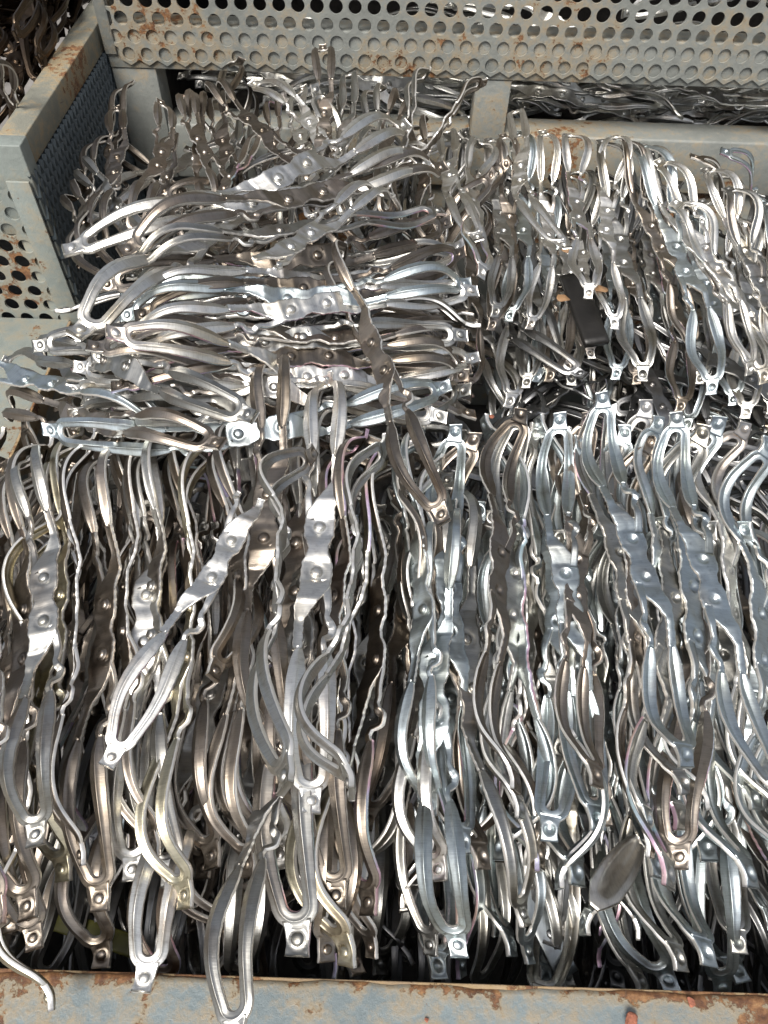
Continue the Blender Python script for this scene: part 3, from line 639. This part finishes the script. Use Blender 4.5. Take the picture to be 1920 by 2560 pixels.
# ------------------------------------------------------------------ labels
ORD = ['first', 'second', 'third', 'fourth', 'fifth', 'sixth', 'seventh', 'eighth', 'ninth', 'tenth', 'eleventh', 'twelfth', 'thirteenth', 'fourteenth', 'fifteenth', 'sixteenth', 'seventeenth', 'eighteenth', 'nineteenth', 'twentieth']
ORD += ['twenty-'+o for o in ORD[:9]]+['thirtieth']+['thirty-'+o for o in ORD[:9]]+['fortieth']+['forty-'+o for o in ORD[:9]]+['fiftieth']
ZN = {'front row': ('in the front row', 0, 'left'), 'lower front row': ('drooping to the rim', 0, 'left'), 'stack': ('in the sideways stack', 1, 'front'),
      'ledge': ('spilling over the left ledge', 1, 'front'), 'right group': ('atop the right rear group', 0, 'left'), 'right lower': ('low in the right rear group', 0, 'left'), 'far end': ('in the far tangle', 0, 'left')}
SH = {'under front': 'partly hidden steel trimming wedged under the front row', 'rim tier': 'partly shaded trimming drooping into the gap behind the front rim',
      'under stack': 'partly hidden steel trimming inside the sideways stack', 'under right': 'partly hidden steel trimming under the right-hand rear group',
      'under far': 'partly hidden dark trimming inside the tangle at the far end', 'valley': 'shaded trimming down in the gap behind the right front row'}
for zn, (txt, ax, frm) in ZN.items():
    L_ = sorted([p for p in PIECES if p[1] == zn], key=lambda p: p[5][ax])
    for k, p in enumerate(L_):
        rollt = abs((p[6]+180) % 360-180)
        how = 'boss side up' if rollt < 40 else ('on edge' if rollt < 120 else 'hollow side up')
        tag(p[0], '%s trimming %s, %s from the %s %s' % (p[2].replace('bright silver', 'silvery'), how, ORD[k], frm, txt), 'steel trimming', 'steel trimmings '+txt)
for p in PIECES:
    if p[1] in SH: tag(p[0], SH[p[1]], 'steel trimming', SH[p[1]].replace('trimming ', 'trimmings ', 1))
    elif p[1] == 'top': tag(p[0], p[4], 'steel trimming', 'loose steel trimmings on top of the heap')
print('pieces', len(PIECES))

# ------------------------------------------------------------------ stuff: deep fill and the heaps in the other bins
def heap(name, poses, mat):
    Vs, Fs, Ls, off = [], [], [], 0
    for vi, A, B, roll in poses:
        v = VAR[vi]; M = np.array(matrix_for(v, A, B, R(roll)))
        for P, Fc in v['arr']:
            Vs.append(P @ M[:3, :3].T + M[:3, 3]); 
            for f in Fc: Fs.append(tuple(k+off for k in f))
            off += len(P)
    V = np.concatenate(Vs)
    me = bpy.data.meshes.new(name); me.from_pydata(V.tolist(), [], Fs); me.materials.append(mat)
    me.polygons.foreach_set('use_smooth', [True]*len(me.polygons)); me.update()
    return obj(name, me)
def pose(c, yaw, pitch, roll):
    vi = rr.choice(LOV); d = Vector((math.cos(yaw)*math.cos(pitch), math.sin(yaw)*math.cos(pitch), math.sin(pitch)))*VAR[vi]['L']/2
    return (vi, Vector(c)-d, Vector(c)+d, roll)
ps = []
for i in range(80): ps.append(pose((rr.uniform(-.40, .75), rr.uniform(.22, .42), rr.uniform(-.76, -.66)), R(90+rr.gauss(0, 14)), R(rr.uniform(-10, 14)), rr.uniform(-90, 90)))
for i in range(110): ps.append(pose((rr.uniform(-.22, .8), rr.uniform(.45, 1.0), rr.uniform(-.80, -.70)), R(rr.uniform(0, 180)), R(rr.uniform(-12, 12)), rr.uniform(-60, 60)))
for i in range(40): ps.append(pose((rr.uniform(-.24, .85), rr.uniform(.95, 1.05), rr.uniform(-.74, -.66)), R(90+rr.gauss(0, 20)), R(rr.uniform(5, 30)), rr.uniform(-90, 90)))
for i in range(50): ps.append(pose((rr.uniform(-.40, .5), rr.uniform(.20, .27), rr.uniform(-.80, -.70)), R(rr.uniform(65, 115)), R(rr.uniform(-10, 30)), rr.uniform(-90, 90)))
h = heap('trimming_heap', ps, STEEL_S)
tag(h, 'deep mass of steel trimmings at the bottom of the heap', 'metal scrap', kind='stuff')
ps = []
for i in range(190): ps.append(pose((rr.uniform(-.20, 1.1), rr.uniform(1.35, 1.58), rr.uniform(-.655, -.565) if i < 165 else rr.uniform(-.5, -.3)), R(rr.gauss(0, 13)), R(rr.uniform(-5, 5)), rr.uniform(-60, 60)))
h = heap('shaded_heap', ps, STEEL_B)
tag(h, 'shaded steel trimmings lying lengthwise inside the bin behind', 'metal scrap', kind='stuff')
# dark oily curls in the left bin
ps = []
for i in range(170):
    x = rr.uniform(-.95, -.53); ps.append(pose((x, rr.uniform(1.12, 1.6), rr.uniform(-.50, -.40)), R(90+rr.uniform(-1, 1)*(18+max(0, -.6-x)*400)), R(rr.uniform(-22, 22)), rr.uniform(0, 180)))
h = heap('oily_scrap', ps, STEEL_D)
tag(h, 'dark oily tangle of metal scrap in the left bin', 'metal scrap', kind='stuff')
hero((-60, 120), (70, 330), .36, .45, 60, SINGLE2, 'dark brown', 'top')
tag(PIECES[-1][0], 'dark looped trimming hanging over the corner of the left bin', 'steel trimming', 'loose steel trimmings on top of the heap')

# ------------------------------------------------------------------ small loose things
def slab(name, P0, P1, width, th, mat, up=Vector((0, 0, 1)), seg=14, bow=0, tube=False):
    X = (P1-P0); L_ = X.length; X = X.normalized(); Y = up.cross(X).normalized(); Z = X.cross(Y)
    V, Fc = [], []; K = 12
    for i in range(seg+1):
        t = i/seg; c = P0+X*L_*t+Z*bow*math.sin(math.pi*t)
        for k in range(K):
            a = 2*math.pi*k/K+.26
            ca, sa = math.cos(a), math.sin(a)
            e = 1 if tube else .35
            V.append(c+Y*width/2*math.copysign(abs(ca)**e, ca)+Z*th/2*math.copysign(abs(sa)**e, sa))
    for i in range(seg):
        for k in range(K): Fc.append((i*K+k, i*K+(k+1) % K, (i+1)*K+(k+1) % K, (i+1)*K+k))
    Fc.append(tuple(range(K))[::-1]); Fc.append(tuple(seg*K+k for k in range(K)))
    return mesh_from(V, Fc, name, mat)
o = obj('plastic_strap', slab('strap', at(70, 2275, .70), at(440, 2405, .70), .016, .004, YEL, bow=.004))
tag(o, 'yellow plastic strip lying in the dark gap behind the front rim at the left', 'plastic strip')
o = obj('rubber_block', slab('block', at(1428, 690, .625), at(1492, 860, .645), .034, .010, BLK, up=Vector((0, -.5, 1))))
tag(o, 'black flat rubber strip stuck among the right-hand rear trimmings', 'rubber strip')
def chip(name, p, r, mat, seed, flat=.5):
    import bmesh
    bm = bmesh.new(); bmesh.ops.create_icosphere(bm, subdivisions=3, radius=r); rn = random.Random(seed)
    pl = [Vector((rn.gauss(0, 1), rn.gauss(0, 1), rn.gauss(0, 1))).normalized() for _ in range(9)]
    for v in bm.verts:
        for q in pl:
            d = v.co.dot(q)-r*.62
            if d > 0: v.co -= q*d
        v.co.z *= flat
    bmesh.ops.translate(bm, vec=p, verts=bm.verts)
    me = bpy.data.meshes.new(name); bm.to_mesh(me); bm.free(); me.materials.append(mat); return obj(name, me)
tag(chip('brick_chip', at(1578, 2556, .594), .0062, BRICK, 2), 'larger red brick crumb on the front rim at the bottom edge', 'brick chip', 'red crumbs on the rim')
tag(chip('brick_chip', at(1728, 2505, .597), .0034, BRICK, 3), 'small red brick crumb on the front rim right of the larger one', 'brick chip', 'red crumbs on the rim')
tag(chip('brick_chip', at(1067, 2550, .599), .0017, BRICK, 4), 'tiny red brick crumb on the front rim near the middle', 'brick chip', 'red crumbs on the rim')
tag(chip('brick_chip', at(1229, 1041, .575), .0030, BRICK, 5), 'small bright red chip in the dark gap behind the front row', 'brick chip')
tag(chip('dry_leaf', at(1408, 745, .62), .010, LEAF, 6, .25), 'brown dry leaf left of the black rubber strip', 'leaf', 'dry brown leaves in the heap')
tag(chip('dry_leaf', at(1502, 722, .61), .010, LEAF, 7, .3), 'orange brown dry leaf right of the black rubber strip', 'leaf', 'dry brown leaves in the heap')
tag(chip('dry_leaf', at(1418, 622, .57), .009, LEAF, 8, .3), 'small reddish leaf scrap above the black rubber strip', 'leaf', 'dry brown leaves in the heap')
# spoon-like offcut near the rim
def scoop(A, B, wd, mat):
    X = (B-A); L_ = X.length; X.normalize(); n = (-(A+B)/2).normalized(); Y = n.cross(X).normalized(); Z = X.cross(Y)
    V, Fc = [], []; NS, NQ = 30, 13
    for sd_ in (0, 1):
        for i in range(NS+1):
            t = i/NS; w_ = wd*np.interp(t, [0, .06, .2, .45, .75, .95, 1], [.25, .5, .95, 1, .8, .45, .3])
            for k in range(NQ):
                q = -1+2*k/(NQ-1)
                dish = -.010*max(0, 1-(q/.55)**2)*math.sin(math.pi*min(1, max(0, (t-.12)/.9)))
                V.append(A+X*L_*t+Y*w_*q+Z*(dish+.004*math.sin(math.pi*t)+(.001 if sd_ == 0 else -.001)))
    n1 = (NS+1)*NQ
    for i in range(NS):
        for k in range(NQ-1):
            a = i*NQ+k; Fc.append((a, a+NQ, a+NQ+1, a+1)); Fc.append((n1+a, n1+a+1, n1+a+NQ+1, n1+a+NQ))
        for k in (0, NQ-1):
            a = i*NQ+k; Fc.append((a, a+NQ, n1+a+NQ, n1+a))
    for i in (0, NS):
        for k in range(NQ-1):
            a = i*NQ+k; Fc.append((a, a+1, n1+a+1, n1+a))
    o = obj('scoop_offcut', mesh_from(V, Fc, 'scoop', STEEL)); o.color = (.6, .58, .54, 1); return o
tag(scoop(at(1484, 2270, .572), at(1600, 2095, .590), .0125, STEEL), 'broad spoon-shaped steel offcut with a hollow middle near the right front rim', 'steel offcut')
def bar(A, B, wd, lab):
    o = obj('flat_steel_strip', slab('bar', A, B, wd, .003, STEEL)); o.color = (.42, .46, .48, 1)
    tag(o, lab, 'steel strip'); return o
bar(at(1300, 2200, .66), at(1420, 2440, .68), .019, 'wide flat steel strip slanting down behind the rim under the right front row')
